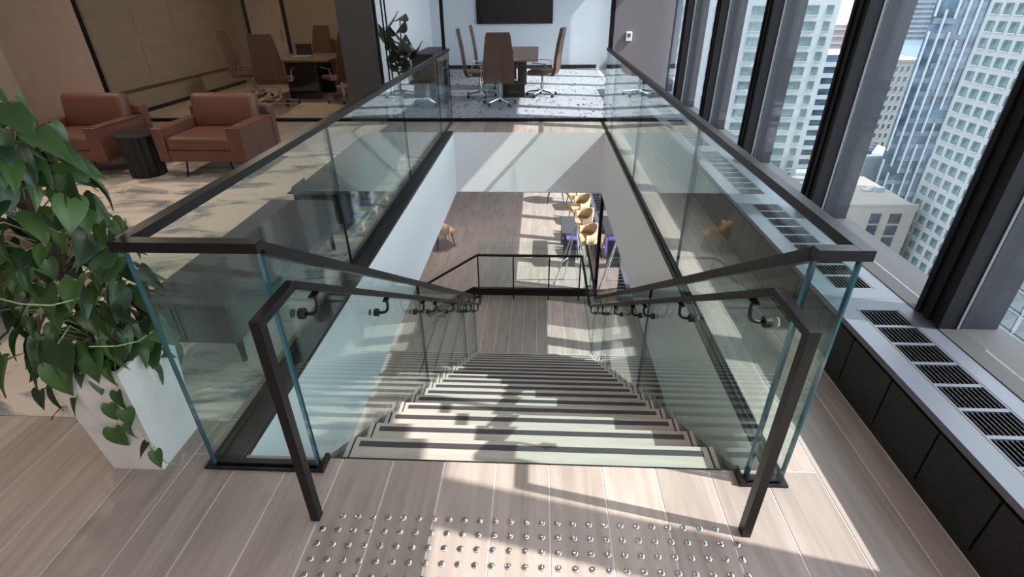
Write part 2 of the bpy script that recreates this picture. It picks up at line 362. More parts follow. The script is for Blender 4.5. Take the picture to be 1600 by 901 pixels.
labs = {-1:'grey-topped black heater under the windows in the right foreground', 0:'grey-topped black heater behind the near right corner of the glass guard', 1:'third grey-topped heater along the windows from the camera, behind the guard', 2:'fourth grey-topped heater along the windows from the camera', 3:'farthest grey-topped heater along the windows, by the grey wall'}
for k in range(-1, 4):
    y0 = .952+UP*k; heater(y0, min(y0+UP, GY-.003), 0, labs[k], 9 if k < 3 else 7, 'perimeter heaters along the upper windows')
for k in range(4, 6):
    y0 = GY+.1+UP*(k-4)+.003; heater(y0, y0+UP, 0, ['grey-topped heater inside the bright meeting room, nearest the glass', 'grey-topped heater deep inside the bright meeting room'][k-4], 9, 'perimeter heaters inside the meeting room')
lowlab = ['lower-floor heater nearest the landing', 'lower-floor heater beside the wire stool', 'lower-floor heater beside the first tan chairs', 'lower-floor heater beside the far tan chairs', 'lower-floor heater at the far end of the windows']
for k in range(5): heater(7.4+UP*k, 7.4+UP*(k+1), LF, lowlab[k], 9, 'perimeter heaters on the lower floor')

# ------------------------------------------------------------------ lower floor
lfl = struct(MB().box(XLW, XW+.3, YB, YLB, LF-.2, LF-.0022).build('floor_lower', mat('lower_plank_joint', (.30,.26,.235), .8)))
lay(-3.6, XH, 6.2, YLB, LF, M['oak_low'], lfl, 3.0)
MB().box(XLW, -3.6, YB, YLB, LF-.012, LF).box(-3.6, XH+.3, YB, 6.2, LF-.012, LF).build('plank_field', M['oak_low'], lfl)
struct(MB().box(XLW-.1, XLW, YB, YLB, LF-.2, ZF-.02).build('wall_lower_left', M['white']))
struct(MB().box(XLW, XW+.2, YLB, YLB+.1, LF-.2, ZF-.02).build('wall_lower_far', M['white']))
struct(MB().box(XLW, XW+.2, YB-.1, YB, LF-.2, ZF-.02).build('wall_lower_back', M['white']))
struct(MB().box(XW, XW+.1, YB, YLB, LF-.2, LF+.35).build('trim_2', M['blackm']))

# ------------------------------------------------------------------ staircase
st = thing('staircase', 'pale oak staircase with black grip strips descending to the landing', 'stairs', (0, YN, LF))
def SB(): return MB()
def sput(mb, name, m, parent=None):
    mb.v = [(x, y-YN, z-LF) for x, y, z in mb.v]; return mb.build(name, m, parent or st)
for i in range(1, NT+1):
    y0, y1, z = YN+(i-1)*TR, YN+i*TR, -i*RI
    tr = sput(MB().box(-.868, .868, y0, y1+.012, z-.04, z), 'tread', M['stone'])
    ys = .055+i*TR
    sput(MB().box(-.842, .842, ys-.017, ys+.017, z-.002, z+.0025), 'grip_strip', M['strip'], tr)
    for s in (-1, 1):
        sput(MB().box(s*.878, s*.898, y0, y1+.012, z-.04, z+.004), 'end_cap', M['stone'], tr)
        sput(MB().box(s*.868, s*.878, y0, y1+.012, z-.04, z-.004), 'end_groove', M['slot'], tr)
    for c in tr.children: c.location = (0,0,0)
for i in range(0, NT+1):
    y1 = YN+i*TR; z = -i*RI
    sput(MB().box(-.868, .868, y1-.002, y1+.010, z-RI, z-.04 if i else z-.013), 'riser', M['stone'])
sy0, sy1 = YN, YN+NT*TR
for s in (-1, 1):
    sput(MB().prism([(sy0, -.30), (sy0, -.06), (sy0+.02,-.05), (sy1, ZL+.16), (sy1+.02, ZL), (sy1+.02, ZL-.15), (sy1-.1, ZL-.15)], 'x', s*.899, s*.93), 'stringer', M['black'])
LX0, LX1, LY0, LY1 = -1.08, 1.02, YN+NT*TR, 6.78
ld = sput(MB().box(LX0, LX1, LY0+.012, LY1, ZL-.2, ZL-.0022), 'landing', M['grout'])
k = 0
x = LX0
while x < LX1-.01:
    b = min(x+PW, LX1); p = plank(x, b, LY0+.014, LY1, ZL-LF, M['oak_low'], ld); p.location.y -= YN; x = b
for k in range(1, 4):
    z = ZL-k*RI; x1 = LX0-(k-1)*TR
    tr = sput(MB().box(x1-TR-.012, x1, 5.0, LY1, z-.04, z), 'tread', M['stone'])
    sput(MB().box(x1-TR+.015, x1-TR+.05, 5.05, LY1-.06, z-.002, z+.0025), 'grip_strip', M['strip'], tr)
for k in range(0, 4):
    z = ZL-k*RI; x1 = LX0-k*TR
    sput(MB().box(x1-.010, x1+.002, 5.0, LY1, z-RI, z-.04 if k else z-.013), 'riser', M['stone'])
sput(MB().prism([(LX0, ZL-.2), (LX0, ZL-.013), (LX0-3*TR, LF+RI), (LX0-3*TR-.1, LF), (LX0-3*TR+.3, LF)], 'y', LY1+.001, LY1+.03), 'stringer', M['black'])
sput(MB().box(LX0+.1, LX1-.1, LY0+.1, LY1-.1, LF, ZL-.2), 'plinth', M['white'])

# ------------------------------------------------------------------ glass guards
RT, RH = 1.07, .037
def pane_y(name, x, y0, y1, z0, z1, parent, t=.021, em='edge'):
    """upright pane running along Y, dark green edges as own faces"""
    mb = MB()
    vs = [(x-t/2,y0,z0),(x+t/2,y0,z0),(x+t/2,y1,z0),(x-t/2,y1,z0),(x-t/2,y0,z1),(x+t/2,y0,z1),(x+t/2,y1,z1),(x-t/2,y1,z1)]
    mb.add(vs, [(1,2,6,5),(3,0,4,7)], 0); mb.add(vs, [(0,1,5,4)], 1); mb.add(vs, [(0,3,2,1),(4,5,6,7),(2,3,7,6)], 2)
    return mb.build(name, [M['guard'], M[em], M['edged']], parent)
def pane_x(name, x0, x1, y, z0, z1, parent, t=.021):
    mb = MB()
    vs = [(x0,y-t/2,z0),(x1,y-t/2,z0),(x1,y+t/2,z0),(x0,y+t/2,z0),(x0,y-t/2,z1),(x1,y-t/2,z1),(x1,y+t/2,z1),(x0,y+t/2,z1)]
    mb.add(vs, [(0,1,5,4),(2,3,7,6)], 0); mb.add(vs, [(0,3,2,1),(4,5,6,7),(1,2,6,5),(3,0,4,7)], 1)
    return mb.build(name, [M['guard'], M['edge']], parent)
def pane_s(name, x, y0, y1, zb0, zb1, zt0, zt1, parent, t=.021, em='edge'):
    mb = MB()
    vs = [(x-t/2,y0,zb0),(x+t/2,y0,zb0),(x+t/2,y1,zb1),(x-t/2,y1,zb1),(x-t/2,y0,zt0),(x+t/2,y0,zt0),(x+t/2,y1,zt1),(x-t/2,y1,zt1)]
    mb.add(vs, [(1,2,6,5),(3,0,4,7)], 0); mb.add(vs, [(0,1,5,4)], 1); mb.add(vs, [(0,3,2,1),(4,5,6,7),(2,3,7,6)], 2)
    return mb.build(name, [M['guard'], M[em], M['edged']], parent)
RE = GY-.016
def floor_guard(side, label):
    g = thing('glass_guard', label, 'railing', (0,0,0), 0, 'glass guards around the stair opening')
    if side < 0: xo, xi, gx = -1.384, -1.335, -1.360
    else: xo, xi, gx = 1.059, 1.034-.02, 1.040
    b = -.884 if side < 0 else .887
    js = [.03, 1.90, 3.93, 5.95, RE]
    for a, c in zip(js[:-1], js[1:]): pane_y('glass_panel', gx, a+.001, c-.001, .012, RT-RH+.004, g, .021 if a < .1 else .019, 'edge' if a < .1 else 'edged')
    pane_x('glass_panel', (gx+.011 if side < 0 else b+.012), (b-.012 if side < 0 else gx-.011), .022, .012, RT-RH+.004, g)
    MB().box(xo, xi, 0, RE, RT-RH, RT).build('top_rail', M['black'], g)
    x0, x1 = (xi, b) if side < 0 else (b, xi)
    MB().box(x0+.0005, x1, 0, .045, RT-RH, RT-.0005).build('top_rail', M['black'], g)
    if side < 0:
        MB().box(-1.388, XL-.0, 0.058, YF+.02, -.02, .010).box(-1.376, -1.372, .058, RE, .010, .026).box(-1.348, -1.344, .058, RE, .010, .026).build('base_shoe', M['black'], g)
        MB().box(-1.388, -.885, 0, .058, -.012, .012).build('base_shoe', M['black'], g)
        MB().box(-.885, -.868, .0, .085, -.012, .03).build('shoe_end', M['black'], g)
    else:
        MB().box(XR-.001, 1.062, .058, YF+.02, -.02, .010).box(1.024, 1.028, .058, RE, .010, .026).box(1.052, 1.056, .058, RE, .010, .026).build('base_shoe', M['black'], g)
        MB().box(.885, 1.062, 0, .058, -.012, .012).build('base_shoe', M['black'], g)
        MB().box(.868, .885, .0, .085, -.012, .03).build('shoe_end', M['black'], g)
    return g
floor_guard(-1, 'long glass guard with black cap rail left of the stairwell, beside the planter')
floor_guard(1, 'long glass guard with black cap rail right of the stairwell, beside the heaters')
SL = RI/TR
def rz_(y): return RT - SL*(y-.03)
def stair_guard(s, label):
    g = thing('stair_guard', label, 'railing', (0,0,0), 0, 'sloping glass guards of the stair')
    x = s*.909; js = [.052, 2.0, 4.10, 5.12]
    for a, c in zip(js[:-1], js[1:]):
        zb = lambda y: max(-SL*(y-YN)-.30, ZL+.001)
        pane_s('glass_panel', x, a+.001, c-.001, zb(a), zb(c), rz_(a)-RH-.01, rz_(c)-RH-.01, g, .021 if a < .1 else .019, 'edge' if a < .1 else 'edged')
    y0, y1 = .046, 5.15
    MB().add([(s*.886,y0,rz_(y0)-RH-.012),(s*.932,y0,rz_(y0)-RH-.012),(s*.932,y1,rz_(y1)-RH-.012),(s*.886,y1,rz_(y1)-RH-.012),(s*.886,y0,rz_(y0)),(s*.932,y0,rz_(y0)),(s*.932,y1,rz_(y1)),(s*.886,y1,rz_(y1))],
             [(0,3,2,1),(4,5,6,7),(0,1,5,4),(1,2,6,5),(2,3,7,6),(3,0,4,7)]).build('top_rail', M['black'], g)
    if s > 0:
        pane_y('glass_panel', x, 5.13, 6.86, ZL+.001, -2.13, g)
        MB().box(.892, .926, 5.15, 6.88, -2.135, -2.10).build('top_rail', M['black'], g)
    return g
stair_guard(-1, 'sloping glass stair guard with black cap on the left side of the stairs')
stair_guard(1, 'sloping glass stair guard with black cap on the right side of the stairs')
g = thing('landing_guard', 'glass guard with black base channel across the end of the landing', 'railing', (0, LY1, ZL))
def gput(mb, n, m): mb.v = [(x, y-LY1, z-ZL) for x, y, z in mb.v]; return mb.build(n, m, g)
for a, c in ((-1.05, -.32), (-.32, .28), (.28, .90)):
    gput(MB().box(a+.003, c-.003, 6.80, 6.815, ZL+.02, ZL+1.08), 'glass_panel', M['guard'])
gput(MB().box(-1.08, .93, LY1, 6.845, ZL-.0, ZL+.14), 'base_shoe', M['black'])
gput(MB().prism([(-1.08, ZL), (-1.08, ZL+.14), (-1.16, ZL+.14), (-1.16-.9, ZL+.14-.9*SL), (-1.16-.9, ZL-.9*SL)], 'y', LY1+.035, 6.845), 'base_shoe', M['black'])
# handrails
HX = .815; HZ = .905
def hz(y): return HZ - SL*(y-.03)
def handrail(s, label):
    h = thing('handrail', label, 'handrail', (s*HX, -.21, 0), 0, 'black handrails of the stair')
    def hp(mb, n, m, par=None): mb.v = [(x-s*HX, y+.21, z) for x, y, z in mb.v]; return mb.build(n, m, par or h, n == 'bracket')
    hp(MB().box(s*HX-.0165, s*HX+.0165, -.229, -.193, 0.0005, HZ+.015), 'post', M['black'])
    hp(MB().box(s*HX-.0165, s*HX+.0165, -.193, .03, HZ-.015, HZ+.015), 'rail', M['black'])
    ye = 5.0
    hp(MB().tube([(s*HX, .028, HZ-.001), (s*HX, ye, hz(ye))], .02, rect=(.033, .030)), 'rail', M['black'])
    if s > 0:
        pts = [(HX, ye, hz(ye)), (HX, 6.65, hz(ye)), (-1.03, 6.65, hz(ye)), (-1.98, 6.65, hz(ye)-.60), (-2.25, 6.65, hz(ye)-.60)]
        for a, b in zip(pts[:-1], pts[1:]): hp(MB().tube([a, b], .02, rect=(.035, .035)), 'rail', M['black'])
        for x in (-1.02, -.39, .25, .80): hp(MB().box(x-.012, x+.012, 6.64, 6.66, ZL, hz(ye)), 'post', M['black'])
        for y in (5.6, 6.3): hp(MB().tube([(HX, y, hz(ye)), (.897, y, hz(ye))], .009, 6), 'bracket', M['black'])
    else:
        hp(MB().tube([(-HX, ye, hz(ye)), (-HX, ye+.25, hz(ye))], .02, rect=(.033, .030)), 'rail', M['black'])
        hp(MB().box(-.897, -.795, ye+.20, ye+.24, hz(ye)-.018, hz(ye)+.018), 'rail', M['black'])
    for y in (.19, .98, 1.77, 2.16, 2.95, 3.76, 4.15, 4.84):
        z = hz(y)
        zb = z-.115; c = s*HX
        path = [(c, y-.01, z-.018), (c, y-.01, z-.075)] + [(c+s*.035*(1-math.cos(a)), y-.01, z-.075-.04*math.sin(a)) for a in (.5, 1.0, 1.57)] + [(s*.888, y-.01, zb)]
        br = hp(MB().tube(path, .0085, 8), 'bracket', M['blackm'])
        hp(MB().box(c-.014, c+.014, y-.045, y+.025, z-.024, z-.017), 'saddle', M['blackm'], br)
        dk = MB().lathe([(.021, 0), (.023, .004), (.023, .022), (.021, .026)], 14); dk.xf(Matrix.Translation((s*.898, y-.01, zb)) @ Matrix.Rotation(-s*math.pi/2, 4, 'Y'))
        hp(dk, 'standoff', M['blackm'], br)
        dk = MB().lathe([(.018, 0), (.018, .006)], 14); dk.xf(Matrix.Translation((s*.920, y-.01, zb)) @ Matrix.Rotation(s*math.pi/2, 4, 'Y'))
        hp(dk, 'outer_cap', M['blackm'] if s < 0 else M['steel'], br)
    return h
handrail(-1, 'black handrail with square post on the left side of the stairs')
handrail(1, 'black handrail with square post on the right, running around the landing')

# ------------------------------------------------------------------ tactile studs
tp = thing('tactile_studs', 'field of polished steel tactile studs on the oak floor before the stairs', 'tactile strip', (0, -.35, 0))
sm = MB().lathe([(.0135, 0), (.0135, .001), (.012, .0035), (.0085, .005), (.004, .0056)], 14).mesh('stud', M['steel'])
sm.polygons.foreach_set('use_smooth', [True]*len(sm.polygons))
for r in range(6):
    for c in range(27):
        if r == 0 and c in (0, 26): continue
        inst('stud', sm, tp, (-.775+c*.0596, -.200-r*.0593+.35, 0.0))

# ------------------------------------------------------------------ lounge furniture
def armchair(label):
    t = thing('armchair', label, 'armchair', (0,0,0), 0, 'cognac leather lounge armchairs')
    w = .485
    for s in (-1, 1): MB().rbox(s*w, s*(w-.115), -.40, .36, .19, .555, .018, 2).build('arm', M['leather'], t)
    MB().rbox(-w+.115, w-.115, -.385, .36, .19, .31, .012, 2).build('seat_frame', M['leather'], t)
    MB().rbox(-w+.12, w-.12, -.40, .22, .305, .455, .045, 4).build('seat_cushion', M['leather'], t, True)
    MB().rbox(-w, w, .36, .50, .19, .66, .02, 2).build('back_frame', M['leather'], t)
    b = MB().rbox(-w+.10, w-.10, -.09, .09, 0, .40, .07, 5); b.xf(Matrix.Translation((0, .28, .41)) @ Matrix.Rotation(-.16, 4, 'X')); b.build('back_cushion', M['leather'], t, True)
    for sx in (-1, 1):
        for sy in (-.30, .42): MB().tube([(sx*(w-.24), sy, .19), (sx*(w-.20), sy-.01, 0.004)], .011, 6).build('leg', M['black'], t)
    return t
a1 = armchair('cognac leather armchair right of the black side table, facing the camera'); a1.location = (-3.66, 4.35, 0.004)
a2 = copy_tree(a1); a2.location = (-5.24, 4.35, 0.004); a2['label'] = 'cognac leather armchair left of the black side table, half behind the potted vine'
a3 = copy_tree(a1); a3.location = (-3.62, 1.25, 0.004); a3.rotation_euler.z = math.pi; a3['label'] = 'cognac leather armchair at the left picture edge, glimpsed behind the planter'
t = thing('side_table', 'black fluted drum side table between the two leather armchairs', 'side table', (-4.45, 4.12, .004))
pr = []
n = 48
vs = []; 
for z, k in ((0, .92), (.44, 1.0)):
    for j in range(n):
        a = 2*math.pi*j/n; r = .19*k*(1+.10*abs(math.cos(6*a))-.06); vs.append((r*math.cos(a), r*math.sin(a), z))
MB().add(vs, [(j, (j+1)%n, n+(j+1)%n, n+j) for j in range(n)]+[tuple(range(n))[::-1], tuple(range(n,2*n))]).build('fluted_base', M['blackm'], t)
MB().lathe([(.21,.44),(.215,.447),(.215,.46),(.21,.466)], 32).build('table_top', M['blackm'], t)

def bench(label, y0, y1):
    t = thing('upholstered_bench', label, 'bench', (-1.79, (y0+y1)/2, .005)); h = (y1-y0)/2
    MB().rbox(-.26, .24, -h, h, .15, .40, .025, 3).build('seat', M['grey'], t)
    for sx in (-.20, .19):
        for sy in (-h+.08, h-.08): MB().tube([(sx, sy, .16), (sx*1.05, sy*1.02, .001)], [.022, .014], 8).build('leg', M['blackm'], t)
    return t
bench('long charcoal upholstered bench behind the left glass guard, nearest the planter', .68, 2.24)
t = thing('sofa', 'charcoal sofa with rounded arm behind the left glass guard, past the bench', 'sofa', (-1.80, 3.5, .004))
MB().rbox(-.20, .10, -.86, .92, .12, .40, .06, 4).build('seat', M['grey'], t, True)
MB().rbox(-.02, .26, -.62, 1.05, .12, .50, .07, 4).build('backrest', M['grey'], t, True)
for s in (-1, 1): MB().rbox(-.15, .24, s*.82-.06, s*1.0-.02, .12, .375, .06, 4).build('arm', M['grey'], t, True)
for sx in (-.18, .18):
    for sy in (-.8, .8): MB().tube([(sx, sy, .14), (sx, sy, 0)], .016, 8).build('leg', M['blackm'], t)

# ------------------------------------------------------------------ planter with trailing vine
PX, PY = -1.675, .115
t = thing('planter', 'tall tapered white square planter at the left end of the guard', 'planter', (PX, PY, 0))
def ring(w, d, z): return [(-w/2,-d/2,z),(w/2,-d/2,z),(w/2,d/2,z),(-w/2,d/2,z)]
vs = ring(.222,.25,0)+ring(.295,.31,.55)+ring(.265,.28,.55)+ring(.26,.275,.49)
q = lambda a, b: [(a+j, a+(j+1)%4, b+(j+1)%4, b+j) for j in range(4)]
MB().add(vs, [(3,2,1,0)]+q(0,4)+q(4,8)+[(y,x,w,z) for x,y,z,w in [(8+j, 8+(j+1)%4, 12+(j+1)%4, 12+j) for j in range(4)]][:0]+[(8+j,8+(j+1)%4,12+(j+1)%4,12+j) for j in range(4)]).build('pot', M['planter'], t)
MB().add(ring(.26,.275,.495), [(0,1,2,3)]).build('soil', M['soil'], t)
pl = thing('trailing_vine', 'lush green heart-leaved vine climbing above the white planter', 'plant', (PX, PY, .496))
MB().tube([(-.03,.02,0),(-.05,.02,.5),(-.08,.02,.92)], .03, 8).build('moss_pole', M['moss'], pl)
def leaf_mesh(L, w, fold, curl):
    pts = []; n = 7; vs = []; fs = []
    prof = [(-.16,.26),(-.10,.42),(.06,.50),(.28,.47),(.52,.36),(.76,.19),(1.0,0)]
    mid = [(0.0,0),(.02,0),(.10,0),(.28,0),(.52,0),(.76,0),(1.0,0)]
    def z(y, x): return fold*abs(x) - curl*max(0, y)**2
    for (ym, _), (yo, xo) in zip(mid, prof):
        x = xo*w
        vs += [(-x*L, yo*L, z(yo, x)*L), (-x*.5*L, (ym+yo)/2*L, (z((ym+yo)/2, x*.5)+.03*w)*L), (0, ym*L, z(ym, 0)*L-.012*L), (x*.5*L, (ym+yo)/2*L, (z((ym+yo)/2, x*.5)+.03*w)*L), (x*L, yo*L, z(yo, x)*L)]
    for i in range(n-1):
        for j in range(4): fs.append((i*5+j, i*5+j+1, (i+1)*5+j+1, (i+1)*5+j))
    me = MB().add(vs, fs).mesh('leaf', M['leaf']); me.polygons.foreach_set('use_smooth', [True]*len(me.polygons)); return me
leaves = [leaf_mesh(.13, .74, .25, .22), leaf_mesh(.13, .60, .45, .40), leaf_mesh(.125, .82, .12, .30)]
def put_leaf(p, out, droop, roll, s, parent):
    """leaf whose tip points along `out` tilted down by droop"""
    o = Vector(out).normalized(); yv = (o*math.cos(droop)+Vector((0,0,-1))*math.sin(droop)).normalized()
    xv = Vector((0,0,1)).cross(yv)
    xv = xv.normalized() if xv.length > .05 else Vector((1,0,0)); zv = xv.cross(yv)
    if zv.dot(o) < 0 and droop > .6: pass
    R = Matrix((xv, yv, -zv if zv.z < 0 else zv)).transposed()
    if R.determinant() < 0: R = Matrix((-xv, yv, -zv if zv.z < 0 else zv)).transposed()
    R = R @ Matrix.Rotation(roll, 3, 'Y')
    return inst('leaf', random.choice(leaves), parent, p, R.to_euler(), s)
rnd = random.Random(11)
stems = MB()
N = 270
for i in range(N):
    f = (i+.5)/N
    h = -.06+1.06*f**1.05
    a = i*2.399+rnd.uniform(-.3,.3)
    env = .25 if h < .55 else .25-(h-.55)*.20
    if h < .12: env = .22
    r = env*math.sqrt(rnd.uniform(.25, 1.0))
    px, py = -.055-.04*h+math.cos(a)*r, .03+math.sin(a)*r*.85
    if px > .225: px = .225
    out = (math.cos(a)+.12, math.sin(a)-.35, 0)
    if px > .08 and h < .98 and out[0] > .25: out = (.25, out[1]-.3, 0)
    put_leaf((px, py, h), out, rnd.uniform(.15, 1.3), rnd.uniform(-.8,.8), rnd.uniform(.55, 1.05), pl)
    if i % 2 == 0:
        stems.tube([(-.05-.03*h, .02, max(.0, h-.10)), (px*.5-.03, py*.5, h-.01), (px, py, h)], .0028, 5)
# top sprays and leaves that leave the mass
for p, out, dr, s in [((.0,-.02,1.05),(.9,-.3,0),.05,1.05), ((.05,-.02,.98),(.9,-.3,0),.45,1.1), ((.13,-.03,.90),(1,-.2,0),.5,1.0), ((-.10,-.1,1.0),(-.3,-1,0),.4,.95), ((-.30,-.12,.30),(-1,-.4,0),.15,1.0), ((-.27,-.15,.10),(-.5,-.8,0),1.0,1.15), ((-.06,-.17,.10),(.2,-1,0),1.35,1.2), ((.0,-.17,.2),(.1,-1,0),1.2,1.1),
                      ((-.33,-.10,.07),(-1,-.2,0),.1,.5), ((-.23,-.13,-.06),(-.1,-1,0),1.1,.65), ((-.17,-.15,-.14),(-1,-.3,0),.5,.5), ((.05,-.15,-.10),(.6,-.8,0),1.35,.75), ((.03,-.16,-.22),(.2,-1,0),1.45,1.0)]:
    put_leaf(p, out, dr, rnd.uniform(-.3,.3), s, pl)
    stems.tube([(-.03, .0, max(.02, p[2]-.12)), (p[0]*.6, p[1]*.6, p[2]+.03), p], .003, 5)
for k in range(26):   # skirt of leaves spilling over the rim
    a = -2.6+k*.19; ra = rnd.uniform(.12,.19)
    p = (min(.19, math.cos(a)*ra*1.1-.01), math.sin(a)*ra, rnd.uniform(.04,.22))
    put_leaf(p, (math.cos(a)*.8, math.sin(a)-.4, 0), rnd.uniform(.5,1.2), rnd.uniform(-.7,.7), rnd.uniform(.6,.95), pl)
vine = [(.10,-.10,.06),(.13,-.16,.0),(.135,-.17,-.10),(.15,-.175,-.2),(.16,-.18,-.30),(.20,-.185,-.38),(.245,-.17,-.41),(.26,-.15,-.36)]
stems.tube(vine, .0028, 6); stems.tube([(.16,-.18,-.30),(.19,-.19,-.34),(.20,-.20,-.27)], .0024, 5)
for p, out, dr, s in [((.13,-.17,-.02),(.3,-1,0),1.1,.62), ((.135,-.18,-.10),(.5,-1,0),1.2,.6), ((.12,-.18,-.18),(-.3,-1,0),1.3,.6), ((.16,-.185,-.27),(-.6,-1,0),.6,.5), ((.195,-.20,-.30),(.6,-1,0),.9,.55), ((.185,-.195,-.33),(-.3,-1,0),1.2,.42)]:
    put_leaf(p, out, dr, rnd.uniform(-.3,.3), s, pl)
for a0, z0 in ((.6,.55),(2.2,.35),(3.9,.7),(4.8,.45),(5.5,.2)):
    stems.tube([(-.06+.26*math.cos(a0+k*.28), .0+.26*math.sin(a0+k*.28), z0-.07*math.sin(k*.6)) for k in range(4)], .0026, 6)
stems.build('vines', M['vine'], pl, True)

# ------------------------------------------------------------------ meeting-room furniture
def conf_chair(label, loc, rz, grp):
    global conf
    if conf is None:
        t = thing('conference_chair', label, 'chair', (0,0,0), 0, grp)
        # chair faces +Y, back at -Y
        def sec(w, z, y): return [(-w/2, y, z), (w/2, y, z)]
        vs = []; fs = []
        prof = [(.53,.40,-.24),(.56,.50,-.285),(.54,.70,-.30),(.49,.95,-.335),(.43,1.15,-.375),(.39,1.22,-.385)]
        for w, z, y in prof: vs += [(-w/2,y-.028,z),(w/2,y-.028,z),(w/2-.02,y+.035,z),(-w/2+.02,y+.035,z)]
        for i in range(len(prof)-1):
            for j in range(4): fs.append((i*4+j, i*4+(j+1)%4, (i+1)*4+(j+1)%4, (i+1)*4+j))
        fs += [(3,2,1,0), tuple(4*(len(prof)-1)+j for j in range(4))]
        MB().add(vs, fs).build('backrest', M['brownl'], t)
        MB().rbox(-.26,.26,-.26,.26,.40,.49,.04,3).build('seat', M['brownl'], t, True)
        for s in (-1, 1):
            MB().tube([(s*.27,-.22,.46),(s*.315,-.16,.44),(s*.315,-.12,.62),(s*.315,.14,.64)], .012, 6).build('armrest', M['chrome'], t)
        MB().lathe([(.03,.09),(.03,.25),(.02,.25),(.02,.40)], 10).build('column', M['chrome'], t)
        for k in range(5):
            a = 2*math.pi*k/5+.3; c, s = math.cos(a), math.sin(a)
            lg = MB().tube([(c*.02,s*.02,.11),(c*.30,s*.30,.075)], [.022,.013], 6).build('base_leg', M['chrome'], t)
            w = MB().lathe([(.026,-.018),(.03,-.01),(.03,.01),(.026,.018)], 10); w.xf(Matrix.Translation((c*.30,s*.30,.031)) @ Matrix.Rotation(a+1.2, 4, 'Z') @ Matrix.Rotation(math.pi/2, 4, 'X'))
            w.build('castor', M['blackm'], lg)
        conf = t
    else:
        t = copy_tree(conf)
    tag(t, label, 'chair', grp); t.location = loc; t.rotation_euler = (0,0,rz); return t
conf = None
G2 = 'brown conference chairs in the bright room'; G1 = 'brown conference chairs in the dim room'
conf_chair('brown leather conference chair with its back to the stairwell, bright meeting room', (-.70, 8.42, .004), 0.05, G2)
conf_chair('brown conference chair on the window side of the bright room table', (.08, 9.35, .004), math.pi/2-.2, G2)
conf_chair('brown conference chair at the left of the bright room table, nearer the stairwell', (-1.14, 9.25, .004), -math.pi/2+.12, G2)
conf_chair('brown conference chair at the left of the bright room table, nearer the screen', (-1.04, 10.45, .004), -math.pi/2+.1, G2)
conf_chair('brown conference chair in the dim room with its back to the lounge', (-4.80, 8.42, .004), 0.12, G1)
conf_chair('brown conference chair at the far left of the dim room table', (-5.75, 9.35, .004), -math.pi/2+.2, G1)
conf_chair('brown conference chair behind the dim room table, below the pale far wall', (-4.95, 10.6, .004), math.pi-.4, G1)
conf_chair('brown conference chair right of the dim room table, nearer the glass', (-3.72, 8.75, .004), math.pi/2-.6, G1)
conf_chair('brown conference chair right of the dim room table, next to the dark pier', (-3.45, 9.75, .004), math.pi/2-.25, G1)
def conf_table(label, x0, x1, y0, y1):
    t = thing('conference_table', label, 'table', ((x0+x1)/2, (y0+y1)/2, .004)); w, l = (x1-x0)/2, (y1-y0)/2
    MB().rbox(-w, w, -l, l, .695, .735, .012, 2).build('table_top', M['table'], t)
    for s in (-1, 1): MB().box(-w*.45, w*.45, s*(l*.6)-.06, s*(l*.6)+.06, 0, .696).build('pedestal', M['blackm'], t)
    return t
conf_table('dark walnut conference table in front of the wall screen', -.95, .0, 8.70, 11.4)
conf_table('dark walnut conference table in the dim brown meeting room', -5.25, -3.95, 8.8, 10.2)
tag(MB().rbox(-.62,-.50,9.7,9.82,.7395,.80,.02,2).build('conference_phone', M['blackm']), 'small black phone on the walnut table before the screen', 'phone')
l = thing('laptop', 'open laptop on the dim room table', 'laptop', (-4.7, 9.5, .7395)); MB().box(-.16,.16,-.11,.11,0,.014).build('keyboard_deck', M['linet'], l); MB().box(-.16,.16,.11,.125,.012,.22).build('lid', M['blackm'], l)
t = thing('television', 'large black wall screen in the bright meeting room', 'screen', (-.65, YR, 1.1))
MB().box(-1.0, 1.0, -.06, -.001, 0, 1.15).build('housing', M['blackm'], t); MB().box(-.98, .98, -.066, -.06, .03, 1.13).build('screen', M['screen'], t)
t = thing('credenza', 'low dark credenza along the left wall of the bright meeting room', 'cabinet', (-2.6, 12.0, .004))
MB().box(-.24,.22,-.95,.95,.06,.62).build('carcass', M['blackm'], t)
for k in range(4): MB().box(.22,.235,-.94+k*.475,-.94+k*.475+.46,.08,.60).build('door', M['table'], t)
# rubber plant
t = thing('potted_rubber_plant', 'dark leafy rubber plant in a grey pot behind the meeting room glass', 'plant', (-2.38, 8.1, .004))
MB().lathe([(.12,0),(.17,.34),(.175,.36),(.15,.36),(.14,.32)], 20).build('pot', mat('grey_pot', (.35,.36,.37), .6), t)
stm = MB()
big = leaf_mesh(.33, .82, .2, .15).copy(); big.materials.clear(); big.materials.append(M['dleaf'])
rn = random.Random(4)
for k in range(5):
    a = k*1.3; top = (math.cos(a)*.22, math.sin(a)*.2, .95+.12*k)
    stm.tube([(0,0,.3), (math.cos(a)*.08, math.sin(a)*.08, .6), top], .011, 6)
    for j in range(5):
        f = .35+j*.16; p = (math.cos(a)*.22*f, math.sin(a)*.2*f, .35+(top[2]-.35)*f)
        b = a+j*2.2; yv = Vector((math.cos(b), math.sin(b), rn.uniform(.1,.9))).normalized(); xv = Vector((0,0,1)).cross(yv).normalized(); zv = xv.cross(yv)
        inst('leaf', big, t, p, Matrix((xv,yv,zv)).transposed().to_euler(), rn.uniform(.75,1.05))
stm.build('stems', M['moss'], t)
# wall device
t = thing('wall_sensor', 'small white wall device on the grey wall by the guard', 'wall device', (1.322, GY, 1.215))
MB().rbox(-.045,.045,-.032,-.001,-.065,.065,.012,2).build('casing', mat('white_plastic', (.85,.85,.86), .4), t); MB().box(-.025,.025,-.0335,-.032,-.01,.04).build('face', M['sill'], t)

